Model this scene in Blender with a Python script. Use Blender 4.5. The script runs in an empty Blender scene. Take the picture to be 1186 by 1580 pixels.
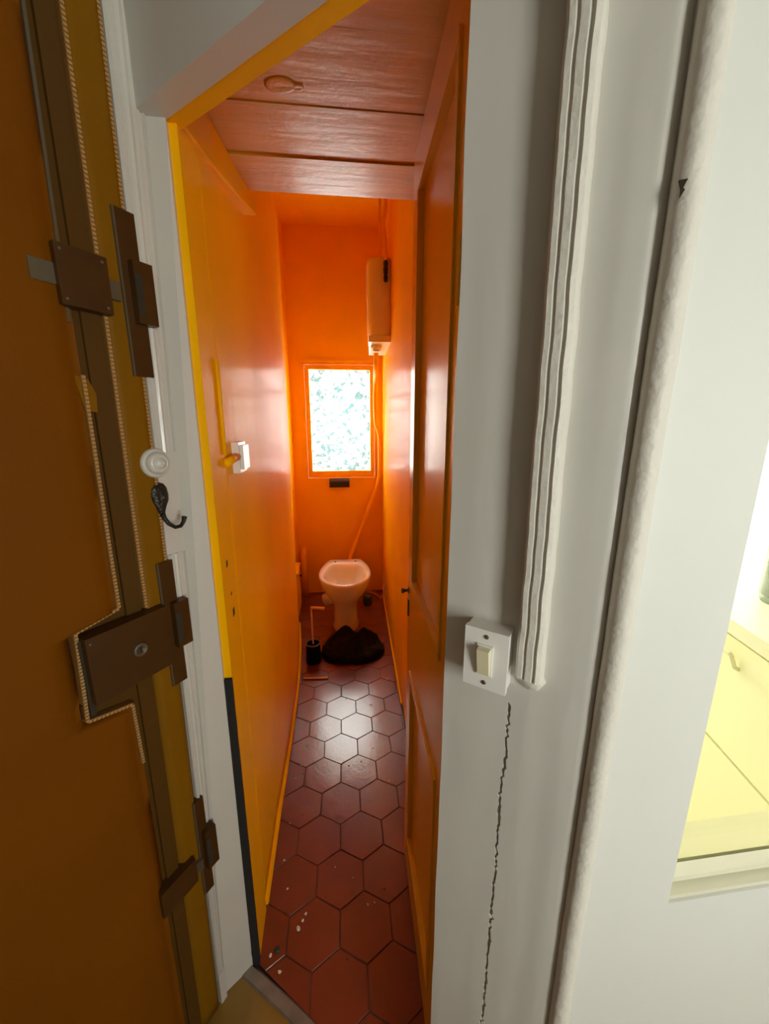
import bpy, bmesh, math, random
from mathutils import Vector, Matrix, noise
R = math.radians
random.seed(4)
scene = bpy.context.scene
COL = scene.collection

# ------------------------------------------------------------------ camera, world, lights, exposure
F_PX, PITCH, CAM_H = 593.0, math.atan(135 / 593), 1.40
cd = bpy.data.cameras.new('camera'); cam = bpy.data.objects.new('camera', cd); COL.objects.link(cam)
cam.location = (0, 0, CAM_H); cam.rotation_euler = (math.pi / 2 - PITCH, 0, 0)
cd.sensor_fit = 'VERTICAL'; cd.sensor_height = 24.0; cd.sensor_width = 24.0 * 1186 / 1580
cd.lens = 24.0 * F_PX / 1580; cd.clip_start = 0.01
scene.camera = cam

w = bpy.data.worlds.new('sky'); scene.world = w; w.use_nodes = True
w.node_tree.nodes['Background'].inputs[0].default_value = (.80, .90, 1, 1)
w.node_tree.nodes['Background'].inputs[1].default_value = 1.0

def area(name, loc, direction, sx, sy, radiance, col=(1, 1, 1)):
    l = bpy.data.lights.new(name, 'AREA'); l.shape = 'RECTANGLE'; l.size = sx; l.size_y = sy
    l.energy = radiance * math.pi * sx * sy; l.color = col
    o = bpy.data.objects.new(name, l); COL.objects.link(o); o.location = loc
    o.rotation_euler = Vector(direction).to_track_quat('-Z', 'Z').to_euler()
    return o
WC_L, HALL_L, KIT_L = 34.0, 24.0, 19.0
area('daylight_toilet_window', (-.353 + .0105, 3.33, 1.416), (.1045, -.9945, 0), 1.5, 1.9, WC_L, (1, .97, .94))
area('added_hall_daylight', (.95, -1.18, 1.30), (0, 1, 0), .5, 1.0, HALL_L, (1, .995, .975))  # unseen hall window, added as the source of the side light
area('added_kitchen_daylight', (.95, 2.88, 1.55), (0, -1, 0), 1.1, 1.3, KIT_L, (1, 1, 1))  # unseen kitchen window, added to brighten the unit fronts

vs = scene.view_settings
vs.view_transform = 'Standard'; vs.look = 'None'; vs.exposure = 0.0; vs.gamma = 1.0; vs.use_curve_mapping = False
scene.cycles.diffuse_bounces = 8; scene.cycles.max_bounces = 14

# ------------------------------------------------------------------ materials
def mat(name, col, rough=.5, coat=0., coat_rough=.05, metal=0., var=0., vscale=6., vstretch=(1, 1, 1),
        bump=0., bscale=20., bstretch=(1, 1, 1), bump2=0., b2scale=120., spec=.5, col2=None):
    m = bpy.data.materials.new(name); m.use_nodes = True
    nt = m.node_tree; b = nt.nodes['Principled BSDF']
    b.inputs['Base Color'].default_value = (*col, 1); b.inputs['Roughness'].default_value = rough
    b.inputs['Metallic'].default_value = metal; b.inputs['Coat Weight'].default_value = coat
    b.inputs['Coat Roughness'].default_value = coat_rough; b.inputs['Specular IOR Level'].default_value = spec
    tc = nt.nodes.new('ShaderNodeTexCoord')
    def nz(scale, stretch, detail=4):
        mp = nt.nodes.new('ShaderNodeMapping'); mp.inputs['Scale'].default_value = stretch
        nt.links.new(tc.outputs['Object'], mp.inputs['Vector'])
        n = nt.nodes.new('ShaderNodeTexNoise'); n.inputs['Scale'].default_value = scale; n.inputs['Detail'].default_value = detail
        nt.links.new(mp.outputs[0], n.inputs['Vector']); return n
    if var:
        n = nz(vscale, vstretch)
        r = nt.nodes.new('ShaderNodeValToRGB')
        c2 = col2 or tuple(c * (1 - var) for c in col)
        r.color_ramp.elements[0].position = .3; r.color_ramp.elements[1].position = .7
        r.color_ramp.elements[0].color = (*c2, 1); r.color_ramp.elements[1].color = (*col, 1)
        nt.links.new(n.outputs['Fac'], r.inputs[0]); nt.links.new(r.outputs[0], b.inputs['Base Color'])
    last = None
    for st, sc, stre in ((bump, bscale, bstretch), (bump2, b2scale, (1, 1, 1))):
        if st:
            n = nz(sc, stre, 3)
            bp = nt.nodes.new('ShaderNodeBump'); bp.inputs['Strength'].default_value = st; bp.inputs['Distance'].default_value = .01
            nt.links.new(n.outputs['Fac'], bp.inputs['Height'])
            if last: nt.links.new(last.outputs[0], bp.inputs['Normal'])
            last = bp
    if last:
        nt.links.new(last.outputs[0], b.inputs['Normal']); nt.links.new(last.outputs[0], b.inputs['Coat Normal'])
    return m

M = {}
M['orange'] = mat('orange_gloss_paint', (.97, .47, .002), .5, .075, .13, spec=.03, var=.12, vscale=3, bump=.10, bscale=9, bstretch=(1.6, 1.6, .25), bump2=.03, b2scale=60)
M['orange_back'] = mat('orange_satin_paint', (.97, .49, .002), .5, .05, .25, spec=.15, var=.10, vscale=4, bump=.08, bscale=12)
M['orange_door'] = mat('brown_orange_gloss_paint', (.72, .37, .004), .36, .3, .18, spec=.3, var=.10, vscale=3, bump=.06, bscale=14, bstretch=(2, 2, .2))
M['plank'] = mat('painted_plank', (.66, .31, .014), .40, .24, .22, spec=.22, var=.16, vscale=4, vstretch=(.6, 4, 1), bump=.16, bscale=9, bstretch=(.5, 4, 1), bump2=.05, b2scale=60)
M['white'] = mat('white_gloss_paint', (.60, .57, .51), .35, .4, .15, var=.05, vscale=5, bump=.10, bscale=16, bstretch=(2, 2, .3))
M['white_wall'] = mat('white_wall_paint', (.64, .64, .60), .5, .15, .3, var=.04, vscale=2.5, bump=.10, bscale=14)
M['rough_white'] = mat('rough_plaster_paint', (.66, .63, .56), .6, .1, .3, var=.06, vscale=20, bump=.18, bscale=40, bump2=.10, b2scale=160)
M['grey_white'] = mat('grey_white_paint', (.60, .58, .53), .38, .35, .2, var=.06, vscale=5, bump=.14, bscale=10, bstretch=(2, 2, .25))
M['crack'] = mat('tan_crack_shadow', (.30, .25, .18), .9)  # tan shadow inside the crack, put into the colour
M['tile'] = mat('red_hex_tile', (.175, .027, .014), .28, .9, .14, var=.22, vscale=9, bump=.09, bscale=10, bump2=.04, b2scale=70)
M['grout'] = mat('dark_grout', (.075, .03, .026), .8, var=.4, vscale=30, col2=(.13, .06, .05))
M['leather'] = mat('ochre_leatherette', (.18, .054, .0006), .55, .0, .3, spec=.08, var=.18, vscale=4, bump=.10, bscale=8, bump2=.05, b2scale=220)
M['leather2'] = mat('ochre_leatherette_edge', (.21, .088, .0008), .55, .0, .3, spec=.12, var=.12, vscale=8, bump=.05, bscale=20)
M['braid'] = mat('beige_braid', (.42, .23, .075), .6)
M['braid_base'] = mat('tan_braid_band', (.24, .11, .02), .6)
M['lockbrown'] = mat('brown_lock_enamel', (.066, .026, .004), .42, .0, .2, spec=.3, var=.2, vscale=25)
M['rod'] = mat('brown_rod_enamel', (.082, .036, .004), .5, .0, .3, spec=.2)
M['steel'] = mat('dull_steel', (.13, .10, .06), .45, metal=.4)
M['bronze'] = mat('dark_bronze', (.045, .040, .030), .45, metal=.5, var=.4, vscale=60, bump=.5, bscale=90)
M['porcelain'] = mat('white_porcelain', (.86, .82, .74), .12, .6, .05)
M['water'] = mat('bowl_water', (.50, .36, .22), .05)
M['cistern'] = mat('cream_plastic', (.80, .72, .58), .3, .3, .1)
M['plastic_w'] = mat('white_plastic', (.78, .76, .72), .35, .2, .1)
M['plastic_c'] = mat('cream_plastic_rocker', (.72, .66, .45), .35, .2, .1)
M['black'] = mat('black_plastic_film', (.005, .005, .006), .6, .0, spec=.12)
M['blackgloss'] = mat('black_plastic', (.02, .02, .024), .35)
M['seal'] = mat('black_foam', (.012, .010, .008), .9)
M['hallfloor'] = mat('ochre_floor', (.30, .16, .02), .45, .2, .2, var=.3, vscale=6)
M['metalstrip'] = mat('worn_metal_strip', (.30, .25, .20), .5, metal=.5, var=.3, vscale=30)
M['yellow'] = mat('pale_yellow_laminate', (.88, .85, .50), .4, .2, .15)
M['yellow_dk'] = mat('yellow_handle_lit_sill', (.70, .66, .36), .45)  # on the inner sill: yellow kitchen light put into the colour
M['olive'] = mat('olive_plinth_shaded_bead', (.60, .58, .45), .5)  # on the beads: shade and yellow bounce put into the colour
M['worktop'] = mat('cream_worktop', (.80, .77, .50), .35, .2, .1)
M['stick'] = mat('yellow_stick', (.85, .50, .08), .4)
M['chip'] = mat('paint_chip_white', (.72, .66, .58), .7)
M['chipdark'] = mat('dark_crumb', (.05, .03, .025), .8)
M['green'] = mat('dark_green_glass', (.02, .05, .04), .1)
M['hole'] = mat('dark_hole', (.03, .02, .008), .9)
M['redhose'] = mat('copper_pipe', (.50, .16, .06), .4, metal=.3)
M['hallpaint'] = mat('mid_grey_hall_paint', (.42, .41, .38), .6)
M['concrete'] = mat('concrete', (.3, .28, .26), .9)
M['ceil'] = mat('white_ceiling', (.6, .58, .54), .7)

def glass_mat(name, tint, gloss=.08):
    m = bpy.data.materials.new(name); m.use_nodes = True; nt = m.node_tree; nt.nodes.clear()
    o = nt.nodes.new('ShaderNodeOutputMaterial'); mx = nt.nodes.new('ShaderNodeMixShader'); mx.inputs[0].default_value = gloss
    t = nt.nodes.new('ShaderNodeBsdfTransparent'); t.inputs[0].default_value = (*tint, 1)
    g = nt.nodes.new('ShaderNodeBsdfGlossy'); g.inputs['Roughness'].default_value = .03
    nt.links.new(t.outputs[0], mx.inputs[1]); nt.links.new(g.outputs[0], mx.inputs[2]); nt.links.new(mx.outputs[0], o.inputs[0])
    return m, nt, t
M['glass'], _, _ = glass_mat('clear_glass', (.97, .98, .95), .05)
M['jar'], _, _ = glass_mat('grey_green_glass', (.70, .74, .70), .10)
def film():
    m = bpy.data.materials.new('flower_film_glass'); m.use_nodes = True; nt = m.node_tree; nt.nodes.clear()
    def N(k): return nt.nodes.new('ShaderNode' + k)
    out, mx, mx2 = N('OutputMaterial'), N('MixShader'), N('MixShader')
    t, tl, g = N('BsdfTransparent'), N('BsdfTranslucent'), N('BsdfGlossy'); g.inputs['Roughness'].default_value = .1
    mx.inputs[0].default_value = .5; mx2.inputs[0].default_value = .04
    nt.links.new(t.outputs[0], mx.inputs[1]); nt.links.new(tl.outputs[0], mx.inputs[2])
    nt.links.new(mx.outputs[0], mx2.inputs[1]); nt.links.new(g.outputs[0], mx2.inputs[2]); nt.links.new(mx2.outputs[0], out.inputs[0])
    tc = N('TexCoord')
    def flowers(scale, seed, stops):
        mp = N('Mapping'); mp.inputs['Location'].default_value = (seed, seed * .7, seed * 1.3); nt.links.new(tc.outputs['Object'], mp.inputs[0])
        v = N('TexVoronoi'); v.inputs['Scale'].default_value = scale; v.inputs['Randomness'].default_value = .85
        nt.links.new(mp.outputs[0], v.inputs['Vector'])
        r = N('ValToRGB'); e = r.color_ramp.elements
        e[0].position = 0; e[0].color = (*stops[0][1], 1); e[1].position = 1; e[1].color = (1, 1, 1, 1)
        for p, c in stops[1:]: e.new(p).color = (*c, 1)
        nt.links.new(v.outputs['Distance'], r.inputs[0]); return r
    W_ = (1, 1, 1); teal, ora = (.034, .070, .071), (.092, .055, .040)
    a = flowers(26, 0, [(0, ora), (.07, ora), (.10, W_), (.30, W_), (.34, teal), (.40, teal), (.43, W_)])
    b = flowers(60, 3.1, [(0, W_), (.38, W_), (.42, teal), (.50, teal), (.54, W_)])
    c = flowers(12, 7.7, [(0, ora), (.05, ora), (.08, W_), (.20, W_), (.22, ora), (.25, ora), (.27, W_)])
    d1 = N('MixRGB'); d1.blend_type = 'DARKEN'; d1.inputs[0].default_value = 1
    nt.links.new(a.outputs[0], d1.inputs[1]); nt.links.new(c.outputs[0], d1.inputs[2])
    d2 = N('MixRGB'); d2.blend_type = 'DARKEN'; d2.inputs[0].default_value = .9
    nt.links.new(d1.outputs[0], d2.inputs[1]); nt.links.new(b.outputs[0], d2.inputs[2])
    nz = N('TexNoise'); nz.inputs['Scale'].default_value = 30; nz.inputs['Detail'].default_value = 6; nz.inputs['Roughness'].default_value = .65; nt.links.new(tc.outputs['Object'], nz.inputs['Vector'])
    rr = N('ValToRGB'); rr.color_ramp.elements[0].position = .39; rr.color_ramp.elements[0].color = (.036, .066, .067, 1)
    rr.color_ramp.elements[1].position = .56; rr.color_ramp.elements[1].color = (1, 1, 1, 1); rr.color_ramp.elements.new(.465).color = (.066, .085, .085, 1); nt.links.new(nz.outputs['Fac'], rr.inputs[0])
    d3 = N('MixRGB'); d3.blend_type = 'DARKEN'; d3.inputs[0].default_value = 1
    nt.links.new(d2.outputs[0], d3.inputs[1]); nt.links.new(rr.outputs[0], d3.inputs[2])
    nt.links.new(d3.outputs[0], t.inputs[0]); nt.links.new(d3.outputs[0], tl.inputs[0])
    return m
M['film'] = film()

# ------------------------------------------------------------------ mesh helpers
def new(): return bmesh.new()
def finish(name, bm, m, parent=None, loc=(0, 0, 0), rz=0., smooth=False, bevel=0., seg=2):
    if bevel:
        bmesh.ops.bevel(bm, geom=[e for e in bm.edges if len(e.link_faces) == 2 and e.calc_face_angle(0) > .6],
                        offset=bevel, segments=seg, profile=.5, affect='EDGES', clamp_overlap=True)
    bmesh.ops.recalc_face_normals(bm, faces=bm.faces)
    me = bpy.data.meshes.new(name); bm.to_mesh(me); bm.free()
    if smooth: me.polygons.foreach_set('use_smooth', [True] * len(me.polygons))
    me.materials.append(M[m] if isinstance(m, str) else m)
    o = bpy.data.objects.new(name, me); COL.objects.link(o)
    o.location = loc; o.rotation_euler = (0, 0, rz)
    if parent: o.parent = parent
    return o
def tag(o, label, cat=None, group=None, kind=None):
    o['label'] = label
    if cat: o['category'] = cat
    if group: o['group'] = group
    if kind: o['kind'] = kind
    return o
def struct(o, label, cat): return tag(o, label, cat, kind='structure')
def thing(name, loc, rz, label, cat, group=None):
    o = bpy.data.objects.new(name, None); COL.objects.link(o); o.empty_display_size = .05
    o.location = loc; o.rotation_euler = (0, 0, rz)
    return tag(o, label, cat, group)
def box(bm, x0, x1, y0, y1, z0, z1):
    v = [bm.verts.new(p) for p in ((x0, y0, z0), (x1, y0, z0), (x1, y1, z0), (x0, y1, z0), (x0, y0, z1), (x1, y0, z1), (x1, y1, z1), (x0, y1, z1))]
    for f in ((0, 3, 2, 1), (4, 5, 6, 7), (0, 1, 5, 4), (1, 2, 6, 5), (2, 3, 7, 6), (3, 0, 4, 7)): bm.faces.new([v[i] for i in f])
    return bm
def loft(bm, rings, cap=True):
    vr = [[bm.verts.new(p) for p in r] for r in rings]
    n = len(vr[0])
    for a, b in zip(vr, vr[1:]):
        for i in range(n): bm.faces.new((a[i], a[(i + 1) % n], b[(i + 1) % n], b[i]))
    if cap:
        bm.faces.new(vr[0][::-1]); bm.faces.new(vr[-1])
    return bm
def prism(bm, poly, z0, z1): return loft(bm, [[(x, y, z0) for x, y in poly], [(x, y, z1) for x, y in poly]])
def plate(bm, poly, y0, y1): return loft(bm, [[(x, y0, z) for x, z in poly], [(x, y1, z) for x, z in poly]])
def tube(bm, pts, r, seg=10, cap=True):
    pts = [Vector(p) for p in pts]; rings = []
    rr = r if isinstance(r, (list, tuple)) else [r] * len(pts)
    up = Vector((0, 0, 1)); prev = None
    for i, p in enumerate(pts):
        d = (pts[min(i + 1, len(pts) - 1)] - pts[max(i - 1, 0)]).normalized()
        if prev is None:
            a = d.cross(up if abs(d.z) < .9 else Vector((1, 0, 0))).normalized()
        else:
            a = (prev - d * prev.dot(d)).normalized()
        prev = a; b = d.cross(a)
        rings.append([p + (a * math.cos(t) + b * math.sin(t)) * rr[i] for t in [2 * math.pi * k / seg for k in range(seg)]])
    return loft(bm, rings, cap)
def lathe(bm, prof, seg=24, axis='z', o=(0, 0, 0)):
    rings = []
    for r, h in prof:
        ring = []
        for k in range(seg):
            t = 2 * math.pi * k / seg; a, b = r * math.cos(t), r * math.sin(t)
            p = (a, b, h) if axis == 'z' else ((a, -h, b) if axis == 'y' else (h, a, b))
            ring.append((p[0] + o[0], p[1] + o[1], p[2] + o[2]))
        rings.append(ring)
    return loft(bm, rings)
def relief(bm, xl, xr, z0, z1, nx, nz, yf, yb):
    """closed slab facing -y; xl/xr functions of z, yf(x,z) the front surface"""
    fr, bk = [], []
    for j in range(nz + 1):
        z = z0 + (z1 - z0) * j / nz; a, b = xl(z), xr(z)
        xs = [a + (b - a) * i / nx for i in range(nx + 1)]
        fr.append([bm.verts.new((x, yf(x, z), z)) for x in xs]); bk.append([bm.verts.new((x, yb, z)) for x in xs])
    for j in range(nz):
        for i in range(nx):
            bm.faces.new((fr[j][i], fr[j][i + 1], fr[j + 1][i + 1], fr[j + 1][i]))
            bm.faces.new((bk[j][i], bk[j + 1][i], bk[j + 1][i + 1], bk[j][i + 1]))
        bm.faces.new((fr[j][0], fr[j + 1][0], bk[j + 1][0], bk[j][0]))
        bm.faces.new((fr[j][nx], bk[j][nx], bk[j + 1][nx], fr[j + 1][nx]))
    for i in range(nx):
        bm.faces.new((fr[0][i], bk[0][i], bk[0][i + 1], fr[0][i + 1]))
        bm.faces.new((fr[nz][i], fr[nz][i + 1], bk[nz][i + 1], bk[nz][i]))
    return bm
def strip(bm, prof, z0, z1, xl, xr, nz=8, jit=0.):
    """moulding: prof = [(fraction across, height)], runs up z, faces -y"""
    rings = []
    for j in range(nz + 1):
        z = z0 + (z1 - z0) * j / nz; a, b = xl(z), xr(z)
        k = noise.noise((z * 7, 3.3, 1)) * jit
        rings.append([(a + (b - a) * f + k, -h + k, z) for f, h in prof])
    return loft(bm, rings)
def clip(poly, a, b):
    """keep the part of poly left of the directed line a->b"""
    out = []
    def sd(p): return (b[0] - a[0]) * (p[1] - a[1]) - (b[1] - a[1]) * (p[0] - a[0])
    for i in range(len(poly)):
        p, q = poly[i], poly[(i + 1) % len(poly)]; dp, dq = sd(p), sd(q)
        if dp >= 0: out.append(p)
        if dp * dq < 0:
            t = dp / (dp - dq); out.append((p[0] + (q[0] - p[0]) * t, p[1] + (q[1] - p[1]) * t))
    return out
def smooth_front(o):
    o.data.polygons.foreach_set('use_smooth', [True] * len(o.data.polygons)); o.data.set_sharp_from_angle(angle=R(38))
    return o
def nzv(x, y, z=0): return noise.noise((x, y, z))

class Frame:
    def __init__(s, o, rot_deg): s.o = o; s.r = R(rot_deg); s.c, s.s = math.cos(s.r), math.sin(s.r)
    def w(s, x, y, z=0): return (s.o[0] + s.c * x - s.s * y, s.o[1] + s.s * x + s.c * y, z)
    def l(s, X, Y): X -= s.o[0]; Y -= s.o[1]; return (s.c * X + s.s * Y, -s.s * X + s.c * Y)
    @property
    def loc(s): return (s.o[0], s.o[1], 0)
E = Frame((-.404, .673), 62)          # entrance door wall
D = Frame((-.349, .727), -32)         # wall of the toilet doorway
G = Frame((.373, .379), 7)            # partition with the kitchen window
L = Frame((-.343, .74), 98.24)        # left toilet wall, x runs away from the door, -y faces the room
B = Frame((-.017, 3.11), 6)           # back wall, x runs right
C = Frame((0, 0), 6)                  # corridor axes
DR = Frame((.102, .545), 94.5)        # open toilet door, x runs away; +y is its visible face
KC = Frame((.917, .927), -97)         # kitchen units, -y faces the kitchen, x runs to the camera

# ------------------------------------------------------------------ the shell
bm = box(new(), -2.6, 2.9, -2.2, 3.6, -.14, -.016)
struct(finish('floor_slab', bm, 'concrete'), 'bare concrete slab under all the floors', 'floor')
bm = box(new(), -2.6, 2.9, -2.2, 3.6, 2.78, 2.86)
struct(finish('ceiling', bm, 'ceil'), 'plain ceiling high above the toilet and hall', 'ceiling')

# toilet floor: grout bed with hexagonal tiles
J = C.l(-.352, .742); J2 = C.l(-.715, 3.05); J3 = C.l(-.012, 3.10); J4 = C.l(.165, .56); J5 = C.l(.090, .470)
FLOORPOLY = [J, J5, J4, J3, J2]
def clip_all(poly, room):
    for i in range(len(room)):
        if len(poly) < 3: return []
        poly = clip(poly, room[i], room[(i + 1) % len(room)])
    return poly
bm = prism(new(), FLOORPOLY, -.016, -.0025)
floor = struct(finish('floor', bm, 'grout', rz=C.r), 'dark red hexagonal tiled floor of the narrow toilet', 'floor')
W, RS = .1464, .1257
SIDE = RS / 1.5
for j in range(-10, 13):
    yc = 1.568 + j * RS
    for i in range(-8, 8):
        xc = -.042 + W * .5 + i * W + (W * .5 if j % 2 else 0)
        g = .0013
        pts = [(xc + (W / 2 - g) / math.cos(R(30)) * math.sin(R(60 * k)), yc + (SIDE - g) * math.cos(R(60 * k))) for k in range(6)][::-1]
        pc = clip_all(pts, FLOORPOLY)
        if len(pc) < 3: continue
        ar = abs(sum(pc[a][0] * pc[(a + 1) % len(pc)][1] - pc[(a + 1) % len(pc)][0] * pc[a][1] for a in range(len(pc)))) / 2
        if ar < 4e-4: continue
        cx = sum(p[0] for p in pc) / len(pc); cy = sum(p[1] for p in pc) / len(pc)
        b2 = new(); h = random.uniform(-.0006, .0004); t1, t2 = random.uniform(-.004, .004), random.uniform(-.004, .004)
        top = [(x - cx, y - cy) for x, y in pc]
        r0 = [(x, y, -.012) for x, y in top]; r1 = [(x, y, h - .0012 + t1 * x + t2 * y) for x, y in top]
        r2 = [(x * .982, y * .982, h + t1 * x + t2 * y) for x, y in top]
        loft(b2, [r0, r1, r2])
        finish('tile', b2, 'tile', parent=floor, loc=(cx, cy, 0))

# hall floor and metal threshold strip
bm = prism(new(), [(-1.8, -1.1), (1.45, -1.1), (1.35, .46), D.w(.75, -.002)[:2], D.w(0, -.002)[:2], (-.40, .70), E.w(-.2, .05)[:2], E.w(-2.1, .05)[:2]], -.016, -.002)
struct(finish('floor_hall', bm, 'hallfloor'), 'dull ochre floor of the entrance hall', 'floor')
b3 = new()
rings = []
for k in range(13):
    x = -.012 + .51 * k / 12; q = .012 * math.sin(math.pi * k / 12)
    rings.append([(x, -.030 + q, -.002), (x, -.027 + q, .004), (x, -.004 + q, .006), (x, .002 + q, -.002)])
loft(b3, rings)
struct(finish('trim_1', b3, 'metalstrip', loc=D.loc, rz=D.r), 'worn grey metal threshold strip on the floor under the toilet doorway', 'threshold')
bm = prism(new(), [(.22, .46), (1.9, .46), (1.9, 2.75), (.10, 2.75)], -.016, -.002)
struct(finish('floor_kitchen', bm, 'worktop'), 'pale floor of the kitchen behind the partition', 'floor')

# left toilet wall (L frame, x away, -y into the room)
PLAN = [(0, 0), (.36, -.006), (.72, -.019), (1.15, -.024), (1.5, -.010), (1.83, .018)]
def plan(x):
    import bisect
    xs = [p[0] for p in PLAN]; i = min(max(bisect.bisect(xs, x) - 1, 0), len(PLAN) - 2)
    def tan(k):
        a, b = PLAN[max(k - 1, 0)], PLAN[min(k + 1, len(PLAN) - 1)]; return (b[1] - a[1]) / (b[0] - a[0])
    (x0, y0), (x1, y1) = PLAN[i], PLAN[i + 1]; h = x1 - x0; t = min(1, max(0, (x - x0) / h))
    return (2*t**3-3*t*t+1)*y0 + (t**3-2*t*t+t)*h*tan(i) + (-2*t**3+3*t*t)*y1 + (t**3-t*t)*h*tan(i+1)
def wl(x, z): return plan(x) + .002 * nzv(x * 2.2, z * 1.1, 1) + .0015 * nzv(x * 9, z * 3, 2) - .001
bm = relief(new(), lambda z: .105, lambda z: 1.83, 0, 2.79, 40, 40, wl, .09)
wall_left = struct(finish('wall_left', bm, 'orange', loc=L.loc, rz=L.r, smooth=False), 'glossy orange painted left wall of the toilet', 'wall')
for p in wall_left.data.polygons: p.use_smooth = abs(p.normal.y) > .7
bm = box(new(), .0, .108, -.009, .09, 0, 2.0)
jl = finish('jamb_lining', bm, 'orange', parent=wall_left, bevel=.002); jl['label'] = 'yellow orange jamb lining board beside the doorway'
for x, z, a, h in ((.043, 1.107, .010, .016), (.056, 1.032, .007, .009), (.061, .985, .013, .020)):
    b4 = new(); poly = [(x - a / 2, z - h / 2), (x + a / 2, z - h / 2 + .003), (x + a / 2, z + h / 2), (x - a / 2 + .001, z + h / 2 - .002)]
    plate(b4, poly, -.0098, -.006)
    o = finish('strike_hole', b4, 'hole', parent=wall_left); o['label'] = 'small dark latch hole'
b4 = new()
relief(b4, lambda z: -.012 + .004 * z + .002 * nzv(z * 30, 0), lambda z: .0015 + .002 * nzv(z * 25, 5) - .003 * z, .0, .86, 1, 40, lambda x, z: -.010, .02)
o = finish('draught_seal', b4, 'seal', parent=wall_left); o['label'] = 'black crumbling foam strip along the lower jamb'
# step outwards and last bit of the left wall
bm = prism(new(), [L.w(1.80, .04)[:2], L.w(1.83, .095)[:2], (-.712, 3.06), (-.80, 3.06), L.w(1.78, .2)[:2]], 0, 2.79)
struct(finish('wall_left_recess', bm, 'orange'), 'orange recessed wall strip beyond the left corner near the window', 'wall')

# cornice board along the ceiling slope on the left wall
b5 = new(); rings = []
for x, y, zb, zt in ((.03, -.010, 1.885, 2.004), (.20, -.012, 1.925, 2.010), (.40, -.028, 1.965, 2.022), (.535, -.046, 1.990, 2.030)):
    rings.append([(x, y, zb), (x, y - .003, zb + .004), (x, y - .003, zt), (x, .004, zt), (x, .004, zb)])
loft(b5, rings)
struct(finish('trim_2', b5, 'orange', loc=L.loc, rz=L.r), 'sloping orange cornice board under the plank ceiling', 'trim')

# sloping plank ceiling under the stairs
ceil_root = thing('ceiling_stair', (0, 0, 0), 0, 'low ceiling of wide glossy painted planks above the toilet door', 'ceiling'); ceil_root['kind'] = 'structure'
def sl(yc): return 2.01 + .06 * (yc - .95)
edges = [.42, .574, .748, .921, 1.088, 1.253]
din0, din1 = C.l(*D.w(-.02, .03)[:2]), C.l(*D.w(.8, .03)[:2])
for k in range(5):
    y0, y1 = edges[k] + .0012, edges[k + 1] - .0012
    poly = [(-.60, y0), (.40, y0), (.40, y1), (-.60, y1)]
    a0, a1 = C.l(*L.w(0, 0)[:2]), C.l(*L.w(1.8, 0)[:2])
    poly = clip(poly, a1, a0)
    poly = clip(poly, C.l(.179, .55), C.l(-.017, 3.11))
    poly = clip(poly, din0, din1)
    dz = (.0, .0, .0015, .0, -.004)[k]
    b6 = new()
    loft(b6, [[(x, y, sl(y) + dz) for x, y in poly], [(x, y, sl(y) + dz + .022) for x, y in poly]])
    finish('plank', b6, 'plank', parent=ceil_root, bevel=.0014).rotation_euler = (0, 0, C.r)
for kx, ky, kr in ((-.191, .859, .019), (-.160, .864, .008)):
    bk = new(); prof = []
    for r_, h_ in ((.0, -.0002), (.3, .0), (.42, -.0005), (.55, .0), (.7, -.0005), (.85, -.0001), (1.0, .0004)):
        prof.append([(kr * r_ * 1.5 * math.cos(t) + 1e-5 * math.cos(t), kr * r_ * math.sin(t) + 1e-5 * math.sin(t), h_) for t in [2 * math.pi * q / 18 for q in range(18)]])
    loft(bk, prof)
    finish('knot', bk, 'plank', parent=ceil_root, loc=(kx, ky, 2.0048), smooth=True)
b6 = new(); poly = [(-.60, .4), (.40, .4), (.40, 1.245), (-.60, 1.245)]
poly = clip(poly, C.l(*L.w(1.8, 0)[:2]), C.l(*L.w(0, 0)[:2])); poly = clip(poly, C.l(.179, .55), C.l(-.017, 3.11)); poly = clip(poly, din0, din1)
loft(b6, [[(x, y, sl(y) + .027) for x, y in poly], [(x, y, sl(y) + .05) for x, y in poly]])
finish('plank_backing', b6, 'hole', parent=ceil_root).rotation_euler = (0, 0, C.r)

bm = prism(new(), [C.w(-.62, 1.24)[:2], C.w(.30, 1.24)[:2], C.w(.33, 3.2)[:2], C.w(-.62, 3.2)[:2]], 2.76, 2.779)
struct(finish('ceiling_toilet', bm, 'orange_back'), 'orange painted high ceiling at the window end of the toilet', 'ceiling')
# right toilet wall
b7 = prism(new(), [(.179, .55), (-.0195, 3.14), (.12, 3.16), (.30, .52)], 0, 2.79)
struct(finish('wall_right', b7, 'orange'), 'glossy orange right wall of the toilet behind the open door', 'wall')
b7 = new(); tube(b7, [(.088, 1.70, .006), (-.012, 3.02, .006)], .007, 6)
struct(finish('baseboard_right', b7, 'orange'), 'thin orange fillet along the foot of the right wall', 'baseboard')
b7 = new(); tube(b7, [L.w(x, plan(x) - .004, .006) for x in (.12, .4, .7, 1.0, 1.3, 1.55, 1.8)], .009, 6)
struct(finish('baseboard_left', b7, 'orange'), 'thin orange fillet along the foot of the left wall', 'baseboard')

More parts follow.
